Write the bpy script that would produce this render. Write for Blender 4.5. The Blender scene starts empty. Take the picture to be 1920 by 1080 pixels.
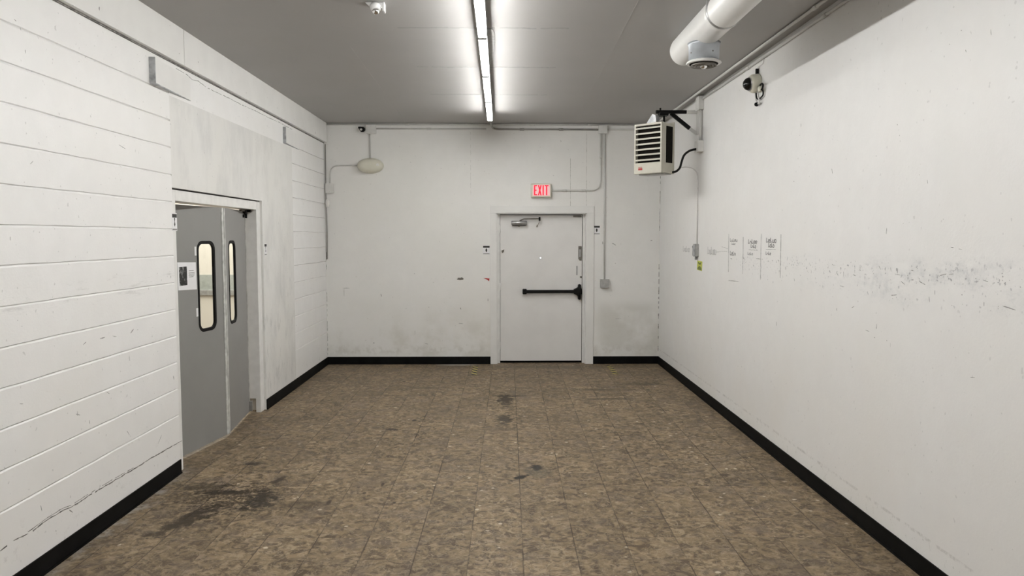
import bpy, bmesh, math, random
from mathutils import Vector, Matrix
random.seed(7)
R = math.radians
scn = bpy.context.scene
COL = scn.collection

# ---------------------------------------------------------------- camera, world, exposure
cam_d = bpy.data.cameras.new('camera'); cam = bpy.data.objects.new('camera', cam_d); COL.objects.link(cam)
cam_d.sensor_width = 36; cam_d.lens = 26.19; cam_d.clip_start = 0.05
cam.location = (0, 0, 1.818)
cam.rotation_euler = (R(90 - 3.935), 0, R(-0.870))
scn.camera = cam
scn.view_settings.view_transform = 'Standard'
scn.view_settings.look = 'None'
scn.view_settings.gamma = 1
scn.view_settings.use_curve_mapping = False
scn.view_settings.exposure = 0.0
world = bpy.data.worlds.new('world'); scn.world = world; world.use_nodes = True
world.node_tree.nodes['Background'].inputs[0].default_value = (0.5, 0.5, 0.5, 1)
world.node_tree.nodes['Background'].inputs[1].default_value = 0.05
TUBE_STRENGTH = 91.0
NEXT_ROOM_WATTS = 190

XL, XR, D, H, YB = -2.47, 2.263, 10.573, 3.40, -3.2     # room: left, right, far wall, ceiling, wall behind the camera
OY0, OY1, OZ = 5.675, 7.79, 2.188                        # opening for the double doors in the left wall

# ---------------------------------------------------------------- node helper
class NT:
    def __init__(s, name):
        s.mat = bpy.data.materials.new(name); s.mat.use_nodes = True
        s.t = s.mat.node_tree; s.b = s.t.nodes['Principled BSDF']
        g = s.t.nodes.new('ShaderNodeNewGeometry'); s.pos = g.outputs['Position']
        sp = s.t.nodes.new('ShaderNodeSeparateXYZ'); s.t.links.new(s.pos, sp.inputs[0])
        s.x, s.y, s.z = sp.outputs
    def put(s, sock, v):
        if hasattr(v, 'is_linked'): s.t.links.new(v, sock)
        elif isinstance(v, (tuple, list)): sock.default_value = tuple(v) + ((1,) if len(v) == 3 and len(sock.default_value) == 4 else ())
        else: sock.default_value = v
    def m(s, op, a, b=None, c=None, clamp=False):
        n = s.t.nodes.new('ShaderNodeMath'); n.operation = op; n.use_clamp = clamp
        s.put(n.inputs[0], a)
        if b is not None: s.put(n.inputs[1], b)
        if c is not None: s.put(n.inputs[2], c)
        return n.outputs[0]
    def comb(s, x, y, z):
        n = s.t.nodes.new('ShaderNodeCombineXYZ')
        for i, v in enumerate((x, y, z)): s.put(n.inputs[i], v)
        return n.outputs[0]
    def noise(s, scale, detail=3, rough=.5, dist=0, vec=None, col=False):
        n = s.t.nodes.new('ShaderNodeTexNoise'); s.put(n.inputs['Vector'], vec if vec is not None else s.pos)
        n.inputs['Scale'].default_value = scale; n.inputs['Detail'].default_value = detail
        n.inputs['Roughness'].default_value = rough; n.inputs['Distortion'].default_value = dist
        return n.outputs['Color'] if col else n.outputs['Fac']
    def scaled(s, k, vec=None):
        n = s.t.nodes.new('ShaderNodeVectorMath'); n.operation = 'MULTIPLY'
        s.put(n.inputs[0], vec if vec is not None else s.pos); n.inputs[1].default_value = k; return n.outputs[0]
    def step(s, v, a, b):               # smooth 0..1 between a and b (a may be larger than b)
        n = s.t.nodes.new('ShaderNodeMapRange'); n.interpolation_type = 'SMOOTHSTEP'; s.put(n.inputs[0], v)
        n.inputs[1].default_value = a; n.inputs[2].default_value = b; return n.outputs[0]
    def mul(s, *v):
        o = v[0]
        for k in v[1:]: o = s.m('MULTIPLY', o, k)
        return o
    def mix(s, f, a, b):
        n = s.t.nodes.new('ShaderNodeMix'); n.data_type = 'RGBA'
        s.put(n.inputs[0], f); s.put(n.inputs[6], a); s.put(n.inputs[7], b); return n.outputs[2]
    def band(s, v, lo, hi, soft):
        return s.mul(s.step(v, lo - soft, lo + soft), s.step(v, hi + soft, hi - soft))
    def bump(s, h, strength=.3, dist=.01):
        n = s.t.nodes.new('ShaderNodeBump'); n.inputs['Strength'].default_value = strength
        n.inputs['Distance'].default_value = dist; s.put(n.inputs['Height'], h)
        s.t.links.new(n.outputs[0], s.b.inputs['Normal'])
    def done(s, color, rough=.5, metal=0, spec=None):
        s.put(s.b.inputs['Base Color'], color); s.put(s.b.inputs['Roughness'], rough); s.put(s.b.inputs['Metallic'], metal)
        if spec is not None: s.b.inputs['Specular IOR Level'].default_value = spec
        return s.mat

def plain(name, c, rough=.5, metal=0, vary=.06, scale=30, bump=0, spec=None):
    n = NT(name)
    f = n.noise(scale, 3)
    dk = tuple(v * (1 - vary) for v in c); lt = tuple(min(1, v * (1 + vary)) for v in c)
    col = n.mix(n.step(f, .3, .7), dk, lt)
    if bump: n.bump(n.noise(scale * 4, 3), bump, .003)
    return n.done(col, rough, metal, spec)

def wall_paint(name, c, kind):
    n = NT(name)
    big = n.step(n.noise(1.1, 3), .35, .7); med = n.step(n.noise(6, 4, .6), .35, .7)
    col = n.mix(med, tuple(v * .975 for v in c), c)
    col = n.mix(n.mul(big, .5), col, tuple(a * b for a, b in zip(c, (.975, .965, .94))))
    scr = n.noise(9, 5, .7)
    if kind == 'right':
        zb = n.m('ADD', n.z, n.m('MULTIPLY', n.m('SUBTRACT', n.y, 3.2), .012))
        dirty = n.mul(n.band(zb, 1.46, 1.70, .05), n.step(n.y, 7.6, 6.2))
        smear = n.mul(n.step(n.noise(3.0, 5, .7, vec=n.scaled((1, .8, 2.2))), .44, .66), n.step(n.y, 6.5, 4.0))
        fine = n.step(n.noise(21, 4, .7), .42, .62)
        col = n.mix(n.mul(dirty, smear, n.m('ADD', n.mul(fine, .7), .3), .60), col, (.50, .52, .53))
        speck = n.step(n.noise(42, 2, .5), .63, .70)
        up = n.mul(n.band(zb, 1.585, 1.68, .02), n.step(n.y, 7.6, 6.8))
        col = n.mix(n.mul(up, speck, .75), col, (.25, .25, .26))
        speck2 = n.step(n.noise(28, 2, .5), .66, .72)
        col = n.mix(n.mul(dirty, speck2, .5), col, (.33, .33, .34))
        low = n.mul(n.band(n.z, .205, .222, .004), n.step(n.noise(16, 3, .7), .44, .60))
        col = n.mix(n.mul(low, .4), col, (.33, .32, .30))
        lowd = n.mul(n.band(n.z, .10, .22, .02), n.step(n.noise(22, 3, .7), .60, .72))
        col = n.mix(n.mul(lowd, .45), col, (.40, .39, .37))
        warm = n.mul(n.step(n.z, 1.3, .2), n.step(n.noise(1.6, 2), .35, .65))
        col = n.mix(n.mul(warm, .35), col, tuple(a * b for a, b in zip(c, (.97, .945, .90))))
    if kind == 'left':
        sm = n.mul(n.band(n.z, 1.43, 1.56, .03), n.step(n.noise(9, 5, .75, vec=n.scaled((1, .45, 3.2))), .54, .70), n.step(n.y, 8.6, 8.0))
        col = n.mix(n.mul(sm, .38), col, (.45, .45, .44))
        low = n.mul(n.step(n.z, .5, .1), n.step(n.noise(12, 4, .7), .58, .72))
        col = n.mix(n.mul(low, .3), col, (.42, .40, .38))
    if kind == 'plaster':
        v = n.scaled((1, 1.1, .55))
        cl = n.step(n.noise(2.6, 5, .65, vec=v), .42, .66)
        col = n.mix(n.mul(cl, .42), col, (.56, .56, .55))
        st = n.mul(n.step(n.noise(7, 5, .7, vec=v), .52, .66), n.step(n.z, 2.3, .6))
        col = n.mix(n.mul(st, .35), col, (.42, .42, .41))
    if kind == 'back':
        dirt = n.mul(n.step(n.z, 1.2, .1), n.step(n.noise(3.0, 4, .6), .42, .7))
        col = n.mix(n.mul(dirt, .45), col, (.55, .53, .46))
        bot = n.mul(n.band(n.z, .15, .26, .05), n.step(n.noise(9, 4, .7), .45, .6))
        col = n.mix(n.mul(bot, .3), col, (.50, .48, .42))
        k = n.mul(n.step(n.x, 1.3, 1.5), n.band(n.z, .2, .85, .1), n.step(n.noise(2.2, 3), .35, .6))
        col = n.mix(n.mul(k, .4), col, (.52, .51, .46))
    spk = n.step(n.noise(33, 1, .5), .745, .775)
    col = n.mix(n.mul(spk, .3 if kind == 'right' else .4), col, (.42, .42, .41))
    n.bump(n.m('ADD', n.mul(scr, .7), n.mul(n.noise(70, 2), .25)), .32, .006)
    return n.done(col, .42 if kind != 'back' else .5, 0, .35)

def floor_mat():
    n = NT('worn marbled vinyl tile')
    u = n.m('DIVIDE', n.m('SUBTRACT', n.m('SUBTRACT', n.x, n.m('MULTIPLY', n.y, .01024)), .0832), .3088)
    v = n.m('DIVIDE', n.m('SUBTRACT', n.m('ADD', n.y, n.m('MULTIPLY', n.x, .01024)), 4.09), .3088)
    iu, iv = n.m('FLOOR', u), n.m('FLOOR', v)
    fu, fv = n.m('FRACT', u), n.m('FRACT', v)
    wn = n.t.nodes.new('ShaderNodeTexWhiteNoise'); wn.noise_dimensions = '3D'
    n.t.links.new(n.comb(iu, iv, 3.0), wn.inputs['Vector'])
    va = n.t.nodes.new('ShaderNodeVectorMath'); va.operation = 'MULTIPLY_ADD'
    n.t.links.new(wn.outputs['Color'], va.inputs[0]); va.inputs[1].default_value = (7, 7, 7); n.t.links.new(n.pos, va.inputs[2])
    tp = va.outputs[0]
    par = n.m('MODULO', n.m('ABSOLUTE', n.m('ADD', iu, iv)), 2.0)
    a = n.noise(8.5, 4, .64, 1.8, vec=tp)
    b = n.noise(19, 3, .6, .8, vec=tp)
    c = n.noise(5, 2, .5, .5, vec=tp)
    col = n.mix(n.step(a, .38, .60), (.088, .063, .038), (.222, .166, .102))
    col = n.mix(n.mul(n.step(b, .50, .66), .7), col, (.33, .26, .17))
    col = n.mix(n.mul(n.step(b, .44, .30), .5), col, (.078, .055, .035))
    col = n.mix(n.mul(n.step(c, .50, .68), .45), col, (.150, .116, .090))
    vein = n.m('ABSOLUTE', n.m('SUBTRACT', n.noise(8, 3, .6, 2.0, vec=tp), .5))
    col = n.mix(n.mul(n.step(vein, .026, .0), .50), col, (.33, .27, .20))
    vo = n.t.nodes.new('ShaderNodeTexVoronoi'); n.t.links.new(tp, vo.inputs['Vector']); vo.inputs['Scale'].default_value = 8.5
    spot = n.mul(n.step(n.m('ADD', vo.outputs['Distance'], n.mul(n.noise(30, 2, vec=tp), .18)), .24, .17), n.step(n.noise(13, 1, vec=tp), .53, .57))
    col = n.mix(n.mul(spot, .85), col, (.50, .43, .33))
    tone = n.m('ADD', n.m('MULTIPLY', wn.outputs['Value'], .24), .86)
    mx = n.t.nodes.new('ShaderNodeVectorMath'); mx.operation = 'SCALE'; n.t.links.new(col, mx.inputs[0]); n.t.links.new(tone, mx.inputs['Scale'])
    col = mx.outputs[0]
    # joints, broken up by wear
    du = n.m('MINIMUM', fu, n.m('SUBTRACT', 1.0, fu)); dv = n.m('MINIMUM', fv, n.m('SUBTRACT', 1.0, fv))
    ww = n.noise(2.3, 3, .6)
    ju = n.mul(n.step(n.m('SUBTRACT', du, n.mul(n.step(ww, .45, .75), .012)), .012, .005), n.m('ADD', n.mul(n.step(n.noise(2.6, 3, .6), .36, .58), .8), .2))
    jv = n.mul(n.step(dv, .010, .004), n.step(n.noise(4.4, 2), .50, .68))
    col = n.mix(n.mul(n.m('MAXIMUM', ju, n.mul(jv, .7)), .72), col, (.028, .021, .015))
    # traffic dirt
    g = n.step(n.noise(.9, 4, .6), .45, .75)
    col = n.mix(n.mul(g, .22), col, (.085, .066, .047))
    rag = n.noise(14, 4, .7); rag2 = n.noise(38, 3, .7)
    def stain(col, x, y, rx, ry, strength, c=(.022, .018, .014), rg=1.0, rot=0, hole=.0):
        dx = n.m('SUBTRACT', n.x, x); dy = n.m('SUBTRACT', n.y, y)
        if rot:
            cr, sr = math.cos(rot), math.sin(rot)
            dx, dy = n.m('ADD', n.m('MULTIPLY', dx, cr), n.m('MULTIPLY', dy, sr)), n.m('SUBTRACT', n.m('MULTIPLY', dy, cr), n.m('MULTIPLY', dx, sr))
        dx = n.m('DIVIDE', dx, rx); dy = n.m('DIVIDE', dy, ry)
        d = n.m('SQRT', n.m('ADD', n.m('MULTIPLY', dx, dx), n.m('MULTIPLY', dy, dy)))
        d = n.m('ADD', d, n.m('MULTIPLY', n.m('SUBTRACT', rag, .5), 2.6 * rg))
        f = n.step(d, 1.1, .45)
        if hole: f = n.mul(f, n.step(rag2, hole, hole + .16))
        return n.mix(n.mul(f, strength), col, c)
    col = stain(col, .285, 5.76, .055, .085, .97, (.010, .009, .007), 1.2)
    col = stain(col, .28, 5.66, .12, .18, .45, (.06, .058, .048))
    col = stain(col, .15, 5.53, .12, .035, .97, (.010, .009, .007), 1.1, .75)
    col = stain(col, .08, 5.45, .02, .02, .9, (.012, .011, .009), .5)
    col = stain(col, .05, 8.22, .09, .36, .85, (.028, .022, .014), 1.3)
    col = stain(col, .11, 8.42, .22, .05, .7, (.03, .024, .017))
    col = stain(col, .04, 7.35, .08, .26, .80, (.034, .030, .022), 1.2)
    col = stain(col, -1.90, 5.12, .46, .36, .80, (.030, .022, .013), 1.3, 0, .40)
    col = stain(col, -2.02, 4.72, .10, .34, .85, (.024, .018, .012), 1.2, -.35)
    col = stain(col, -1.66, 5.05, .13, .26, .80, (.024, .020, .015), 1.3)
    col = stain(col, -1.95, 5.22, .26, .05, .85, (.020, .015, .010), 1.0, .1)
    col = stain(col, -1.35, 4.98, .22, .10, .45, (.05, .038, .024), 1.2)
    col = stain(col, -2.15, 5.35, .26, .10, .6, (.03, .024, .016), .8)
    col = stain(col, -1.66, 5.50, .035, .11, .8, (.02, .016, .012), .4, -.2)
    col = stain(col, 1.16, 8.75, .32, .06, .6, (.05, .038, .024), .6)
    col = stain(col, 1.20, 8.25, .30, .05, .65, (.035, .027, .018), .6)
    col = stain(col, 1.72, 9.1, .28, .10, .5, (.05, .038, .024), .8)
    col = stain(col, -1.03, 6.95, .08, .05, .8, rg=.5)
    col = stain(col, -.86, 7.30, .03, .05, .8, rg=.3)
    col = stain(col, -.93, 8.9, .22, .07, .45, (.05, .04, .026), .8)
    col = stain(col, .9, 10.3, 1.5, .16, .35, (.07, .06, .038), .6)
    col = stain(col, -.62, 10.50, .35, .06, .8, (.40, .39, .36), .35)
    for x, y, r_, sy in ((-.87, 5.38, .015, .05), (-.97, 5.2, .015, .03), (-1.18, 5.02, .02, .06), (-.73, 5.0, .012, .02), (-1.22, 9.3, .03, .05), (.64, 9.95, .025, .05), (-2.0, 5.9, .1, .05)):
        col = stain(col, x, y, r_, sy, .75, rg=.4)
    # pale plaster dust along the left baseboard
    dust = n.mul(n.step(n.x, -2.30, -2.46), n.step(n.y, 6.0, 5.2), n.step(n.noise(7, 5, .7), .47, .62))
    col = n.mix(n.mul(dust, .65), col, (.42, .40, .37))
    edge = n.mul(n.step(n.x, -2.36, -2.45), n.band(n.y, 3.4, 5.8, .1), n.step(n.noise(11, 4, .7), .45, .55))
    col = n.mix(n.mul(edge, .4), col, (.30, .27, .23))
    n.bump(n.m('SUBTRACT', n.mul(n.noise(6, 3), .5), n.m('MAXIMUM', ju, jv)), .25, .004)
    return n.done(col, n.m('ADD', n.mul(n.step(a, .3, .7), .12), .50), 0, .17)

M = {}
WHITE = (.86, .856, .848)
M['ceiling_seam'] = plain('ceiling joint shade', (.34, .335, .33), .6)  # darker than the ceiling: holds the shade of the joints in its colour
M['wall_left'] = wall_paint('white painted block', WHITE, 'left')
M['plaster'] = wall_paint('patched white plaster', (.78, .775, .755), 'plaster')
M['wall_right'] = wall_paint('white painted board', (.82, .816, .806), 'right')
M['wall_back'] = wall_paint('off white painted plaster', (.85, .845, .825), 'back')
M['floor'] = floor_mat()
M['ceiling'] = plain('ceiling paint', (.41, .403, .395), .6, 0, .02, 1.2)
M['housing'] = plain('grey enamelled housing', (.25, .25, .245), .4)
M['trim'] = plain('white gloss trim paint', (.81, .805, .785), .35, 0, .02, 5, .03)
M['frame'] = plain('white enamelled steel', (.78, .775, .755), .35, 0, .04, 12)
M['black'] = plain('black vinyl', (.003, .003, .003), .6, 0, .4, 8, 0, .12)
M['gap'] = plain('dark gap', (.03, .028, .025), .8)
M['door_white'] = plain('white painted door', (.80, .79, .775), .42, 0, .025, 3, .03)
M['door_grey'] = plain('grey laminate', (.255, .253, .243), .40, 0, .04, 2.5)
M['edge'] = plain('worn aluminium edge', (.60, .60, .58), .4, .2, .2, 14)
M['steel'] = plain('dull steel', (.45, .45, .45), .35, .8, .12, 20)
M['galv'] = plain('galvanised metal', (.42, .43, .44), .45, .6, .3, 18)
M['pipe'] = plain('painted conduit', (.64, .635, .61), .4, 0, .05, 10)
M['pipe_grey'] = plain('bare grey conduit', (.36, .35, .33), .4, .3, .1, 10)
M['box'] = plain('painted steel box', (.70, .695, .67), .4, 0, .04, 10)
M['box_grey'] = plain('grey steel box', (.42, .42, .41), .4, .3, .12, 25)
M['rubber'] = plain('black rubber', (.005, .005, .005), .6, 0, .3, 20, 0, .2)
M['black_metal'] = plain('black painted metal', (.003, .003, .003), .5, .0, .3, 20, 0, .2)
M['bronze'] = plain('brown grey metal', (.20, .185, .16), .4, .5, .1, 20)
M['cream'] = plain('cream plastic', (.70, .685, .58), .3, 0, .03, 10)
M['heater'] = plain('beige enamel', (.56, .54, .46), .35, 0, .04, 10)
M['heater_dk'] = plain('dark heater interior', (.008, .007, .005), .7, 0, .3, 30, 0, .1)
M['red'] = plain('red label', (.42, .02, .018), .5)
M['duct'] = plain('white painted duct', (.76, .755, .735), .35, 0, .03, 4, .02)
M['duct_grey'] = plain('grey blue duct collar', (.44, .47, .50), .35, .3, .08, 14)
M['paper'] = plain('paper', (.82, .82, .83), .6, 0, .02, 10)
M['ink'] = plain('black ink', (.02, .02, .018), .6)
M['ink_grey'] = plain('grey ink', (.25, .25, .235), .6)
M['pencil'] = plain('pencil mark', (.36, .36, .35), .6)
M['marker'] = plain('marker writing', (.22, .22, .22), .6)
M['marker_faint'] = plain('faint marker writing', (.45, .45, .44), .6)
M['scuff'] = plain('scuff', (.34, .335, .325), .7, 0, .5, 60)
M['seam'] = plain('wall seam', (.50, .49, .46), .7, 0, .25, 40)
M['chrome'] = plain('chrome', (.8, .8, .8), .12, 1, .02)
M['lens_black'] = plain('black glass lens', (.004, .004, .004), .06, 0, .1)
M['yellow'] = plain('yellow green sticker', (.50, .54, .07), .5)
M['olive'] = plain('olive printing', (.14, .17, .03), .6)
M['white_plastic'] = plain('white plastic', (.80, .80, .79), .25, 0, .02)
M['cream_wall'] = plain('cream wall paint', (.82, .78, .70), .5, 0, .02, 2)
M['rail'] = plain('grey green rail', (.42, .45, .42), .4)
M['cable_white'] = plain('white cable', (.70, .69, .67), .4)
M['crack_and_shadow'] = plain('dirty crack and shadow line', (.20, .195, .18), .7, 0, .5, 30)  # for real cracks, and for the shadow painted under the top board

def emis(name, c, s, base=(.8, .8, .8)):
    n = NT(name); n.b.inputs['Emission Color'].default_value = (*c, 1); n.b.inputs['Emission Strength'].default_value = s
    return n.done(base, .4)
M['tube'] = emis('lit fluorescent tube', (1.0, .992, .968), TUBE_STRENGTH)
M['exit_face'] = emis('lit exit sign face', (1.0, .50, .52), .48, (.6, .45, .45))
M['exit_red'] = emis('lit red lettering', (1.0, .015, .06), .75, (.4, .01, .02))
M['daylight'] = emis('daylight in the peephole', (1, 1, 1), 3.0)
def glass():
    m = bpy.data.materials.new('clear pane'); m.use_nodes = True; t = m.node_tree
    out = t.nodes['Material Output']; tr = t.nodes.new('ShaderNodeBsdfTransparent'); gl = t.nodes.new('ShaderNodeBsdfGlossy'); mx = t.nodes.new('ShaderNodeMixShader')
    tr.inputs['Color'].default_value = (.95, .96, .95, 1); gl.inputs['Roughness'].default_value = .03
    mx.inputs[0].default_value = .06; t.links.new(tr.outputs[0], mx.inputs[1]); t.links.new(gl.outputs[0], mx.inputs[2]); t.links.new(mx.outputs[0], out.inputs[0])
    return m
M['glass'] = glass()
def tape_mat():
    n = NT('yellow and black hazard tape')
    s = n.m('FRACT', n.m('DIVIDE', n.m('ADD', n.y, n.m('MULTIPLY', n.x, 1.2)), .17))
    st = n.step(s, .46, .54)
    col = n.mix(st, (.42, .34, .08), (.010, .010, .008))
    col = n.mix(n.mul(n.step(n.noise(16, 3, .7), .52, .58), .8), col, (.12, .093, .064))
    return n.done(col, .6)
M['tape'] = tape_mat()
def photo_mat():
    n = NT('dark printed photograph')
    f = n.noise(14, 4, .6, 1.2)
    return n.done(n.mix(n.step(f, .52, .66), (.010, .011, .010), (.30, .31, .30)), .5)
M['photo'] = photo_mat()

# ---------------------------------------------------------------- mesh builder
class MB:
    def __init__(s, mtx=None): s.bm = bmesh.new(); s.M = mtx or Matrix(); s.smooth = False
    def V(s, p): return s.bm.verts.new(s.M @ Vector(p))
    def box(s, a, b):
        x0, y0, z0 = (min(a[i], b[i]) for i in range(3)); x1, y1, z1 = (max(a[i], b[i]) for i in range(3))
        v = [s.V(p) for p in ((x0,y0,z0),(x1,y0,z0),(x1,y1,z0),(x0,y1,z0),(x0,y0,z1),(x1,y0,z1),(x1,y1,z1),(x0,y1,z1))]
        for f in ((3,2,1,0),(4,5,6,7),(0,1,5,4),(1,2,6,5),(2,3,7,6),(3,0,4,7)): s.bm.faces.new([v[i] for i in f])
        return s
    def loft(s, rings, close=True, cap=True, smooth=True):
        vs = [[s.V(p) for p in r] for r in rings]; n = len(rings[0])
        for a, b in zip(vs, vs[1:]):
            for i in range(n if close else n - 1):
                f = s.bm.faces.new((a[i], a[(i+1) % n], b[(i+1) % n], b[i])); f.smooth = smooth
        if cap: s.bm.faces.new(list(reversed(vs[0]))); s.bm.faces.new(vs[-1])
        return s
    def tube(s, pts, r, n=10, fillet=0, cap=True):
        P = [Vector(p) for p in pts]
        if fillet:
            Q = [P[0]]
            for i in range(1, len(P) - 1):
                a, b, c = P[i-1], P[i], P[i+1]
                f = min(fillet, (a-b).length * .49, (c-b).length * .49)
                p0 = b + (a-b).normalized() * f; p1 = b + (c-b).normalized() * f
                for k in range(7):
                    t = k / 6; Q.append((1-t)**2 * p0 + 2*t*(1-t) * b + t*t * p1)
            Q.append(P[-1]); P = Q
        up = None; rings = []
        rr = r if isinstance(r, (list, tuple)) else [r] * len(P)
        for i, p in enumerate(P):
            t = (P[min(i+1, len(P)-1)] - P[max(i-1, 0)]).normalized()
            if up is None: up = Vector((0, 0, 1)) if abs(t.z) < .9 else Vector((1, 0, 0))
            up = (up - t * up.dot(t)).normalized(); sd = t.cross(up)
            rings.append([p + (up * math.cos(2*math.pi*k/n) + sd * math.sin(2*math.pi*k/n)) * rr[i] for k in range(n)])
        return s.loft(rings, cap=cap)
    def lathe(s, prof, n=24, base=(0,0,0), ax=(0,0,1)):     # prof: (radius, height) along ax from base
        q = Vector((0,0,1)).rotation_difference(Vector(ax).normalized()).to_matrix(); b = Vector(base)
        rings = [[b + q @ Vector((max(r, 1e-4) * math.cos(2*math.pi*k/n), max(r, 1e-4) * math.sin(2*math.pi*k/n), h)) for k in range(n)] for r, h in prof]
        return s.loft(rings)
    def prism(s, outer, holes, to, thick):                  # outline with holes, `to(u, v, w)` maps to space
        es = []
        for lp in [outer] + list(holes):
            v = [s.V(to(u, w, 0)) for u, w in lp]
            es += [s.bm.edges.new((v[i], v[(i+1) % len(v)])) for i in range(len(v))]
        g = bmesh.ops.triangle_fill(s.bm, edges=es, use_beauty=True)
        fs = [e for e in g['geom'] if isinstance(e, bmesh.types.BMFace)]
        ex = bmesh.ops.extrude_face_region(s.bm, geom=fs)
        dv = (s.M @ Vector(to(0, 0, thick))) - (s.M @ Vector(to(0, 0, 0)))
        bmesh.ops.translate(s.bm, verts=[e for e in ex['geom'] if isinstance(e, bmesh.types.BMVert)], vec=dv)
        return s
    def build(s, name, mat, parent=None, bevel=0, mats=None):
        bmesh.ops.recalc_face_normals(s.bm, faces=s.bm.faces)
        if parent is not None:
            w = Vector((0,0,0)); p = parent
            while p: w += p.location; p = p.parent
            bmesh.ops.translate(s.bm, verts=s.bm.verts, vec=-w)
        me = bpy.data.meshes.new(name); s.bm.to_mesh(me); s.bm.free()
        o = bpy.data.objects.new(name, me); COL.objects.link(o)
        for m in ([mat] if not mats else mats): me.materials.append(M[m] if isinstance(m, str) else m)
        if parent is not None: o.parent = parent
        if bevel:
            b = o.modifiers.new('bevel', 'BEVEL'); b.width = bevel; b.segments = 2; b.limit_method = 'ANGLE'; b.angle_limit = R(40)
        return o

def tag(o, label=None, cat=None, group=None, kind=None):
    if label: o['label'] = label
    if cat: o['category'] = cat
    if group: o['group'] = group
    if kind: o['kind'] = kind
    return o
def thing(name, loc, label, cat, group=None, kind=None):
    o = bpy.data.objects.new(name, None); COL.objects.link(o); o.location = loc
    return tag(o, label, cat, group, kind)
def struct(o, label=None): return tag(o, label, None, None, 'structure')
def copy_tree(o, parent=None):
    c = o.copy(); COL.objects.link(c); c.parent = parent
    for ch in [x for x in bpy.data.objects if x.parent == o]: copy_tree(ch, c)
    return c

# ---------------------------------------------------------------- the setting
FT = .12
struct(MB().box((XL-.2, YB-.2, -FT), (XR+.2, D+.3, 0)).build('floor', 'floor'), 'worn brown marbled tile floor')
struct(MB().box((XL-.2, YB-.2, H), (XR+.2, D+.3, H+FT)).build('ceiling', 'ceiling'), 'grey white painted ceiling')

# left wall: block courses with grooves, a plastered patch around the doors
courses = [.255 + .2027 * k for k in range(1, 14)]
def groove_profile(z0, z1):
    P = [(0, z0)]
    for i, c in enumerate(courses):
        if z0 < c < z1:
            g = .0095; d = .010
            P += [(0, c - g), (-d * .5, c - g * .35), (-d, c), (0, c + g * .55)]
    P.append((0, z1)); return P
def wall_piece(mb, y0, y1, z0, z1, grooves, mi):
    prof = groove_profile(z0, z1) if grooves else [(0, z0), (0, z1)]
    n = max(2, int((y1 - y0) / .12)); rng = random.Random(int(y0*100))
    wob = [[rng.uniform(-.0018, .0018) for _ in prof] for _ in range(n+1)]
    outs = []
    for k in range(n + 1):
        y = y0 + (y1 - y0) * k / n
        outs.append([mb.V((XL + dx, y, z + (wob[k][i] if 0 < i < len(prof)-1 else 0))) for i, (dx, z) in enumerate(prof)])
    for a, b in zip(outs, outs[1:]):
        for i in range(len(prof) - 1): mb.bm.faces.new((a[i], b[i], b[i+1], a[i+1])).material_index = mi
    # sides and back
    T = XL - .2
    A = [mb.V((T, y0, z0)), mb.V((T, y0, z1))]; B = [mb.V((T, y1, z0)), mb.V((T, y1, z1))]
    for f in (outs[0] + [A[1], A[0]], outs[-1] + [B[1], B[0]], [A[0], A[1], B[1], B[0]], [r[0] for r in outs] + [B[0], A[0]], [r[-1] for r in outs] + [B[1], A[1]]):
        mb.bm.faces.new(f).material_index = mi
wl = MB()
wall_piece(wl, YB, 5.675, 0, H, True, 0)
wall_piece(wl, OY1, 8.94, 0, OZ, False, 1)
wall_piece(wl, OY0, 8.94, OZ, 2.87, False, 1)
wall_piece(wl, OY0, 8.94, 2.87, H, False, 0)
wall_piece(wl, 8.94, D, 0, H, True, 0)
wl = struct(wl.build('wall_left', None, mats=['wall_left', 'plaster']), 'white painted block wall with grey double doors')

wb = MB()
X0, X1, DZ = -.058, 1.215, 2.148
wb.box((XL, D, 0), (X0, D+.25, H)); wb.box((X1, D, 0), (XR, D+.25, H)); wb.box((X0, D, DZ), (X1, D+.25, H))
wb = struct(wb.build('wall_back', 'wall_back'), 'off white far wall with the exit door')
wr = struct(MB().box((XR, YB, 0), (XR+.2, D+.25, H)).build('wall_right', 'wall_right'), 'white painted right wall with scuffs and writing')
struct(MB().box((XL, YB-.2, 0), (XR, YB, H)).build('wall_front', 'wall_right'), 'white wall behind the viewer')

# scuffs and chips: thin irregular flakes lying on the walls
def flakes(name, rows, to, parent, mat='scuff', seed=1):
    rng = random.Random(seed); mb = MB()
    for a0, z0, a1, z1, s in rows:
        s = max(s * .62, .0018)
        L = math.hypot(a1-a0, z1-z0); n = 8
        ax = (a1-a0, z1-z0) if L > 1e-4 else (1, 0); l = math.hypot(*ax); ax = (ax[0]/l, ax[1]/l)
        ring = []
        for k in range(n):
            t = 2*math.pi*k/n; r_ = s * rng.uniform(.7, 1.15)
            p = (math.cos(t) * (r_ + L/2), math.sin(t) * r_)
            ring.append(((a0+a1)/2 + ax[0]*p[0] - ax[1]*p[1], (z0+z1)/2 + ax[1]*p[0] + ax[0]*p[1]))
        lo = [mb.V(to(u, w, 0)) for u, w in ring]; hi = [mb.V(to(u, w, .0008)) for u, w in ring]
        mb.bm.faces.new(hi)
        for k in range(n): mb.bm.faces.new((lo[k], lo[(k+1) % n], hi[(k+1) % n], hi[k]))
    return tag(mb.build(name, mat, parent), kind='stuff')
onR = lambda y, z, w=0: (XR - w, y, z)
onL = lambda y, z, w=0: (XL + w, y, z)
onB = lambda x, z, w=0: (x, D - w, z)
onC = lambda x, y, w=0: (x, y, H - w)
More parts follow.
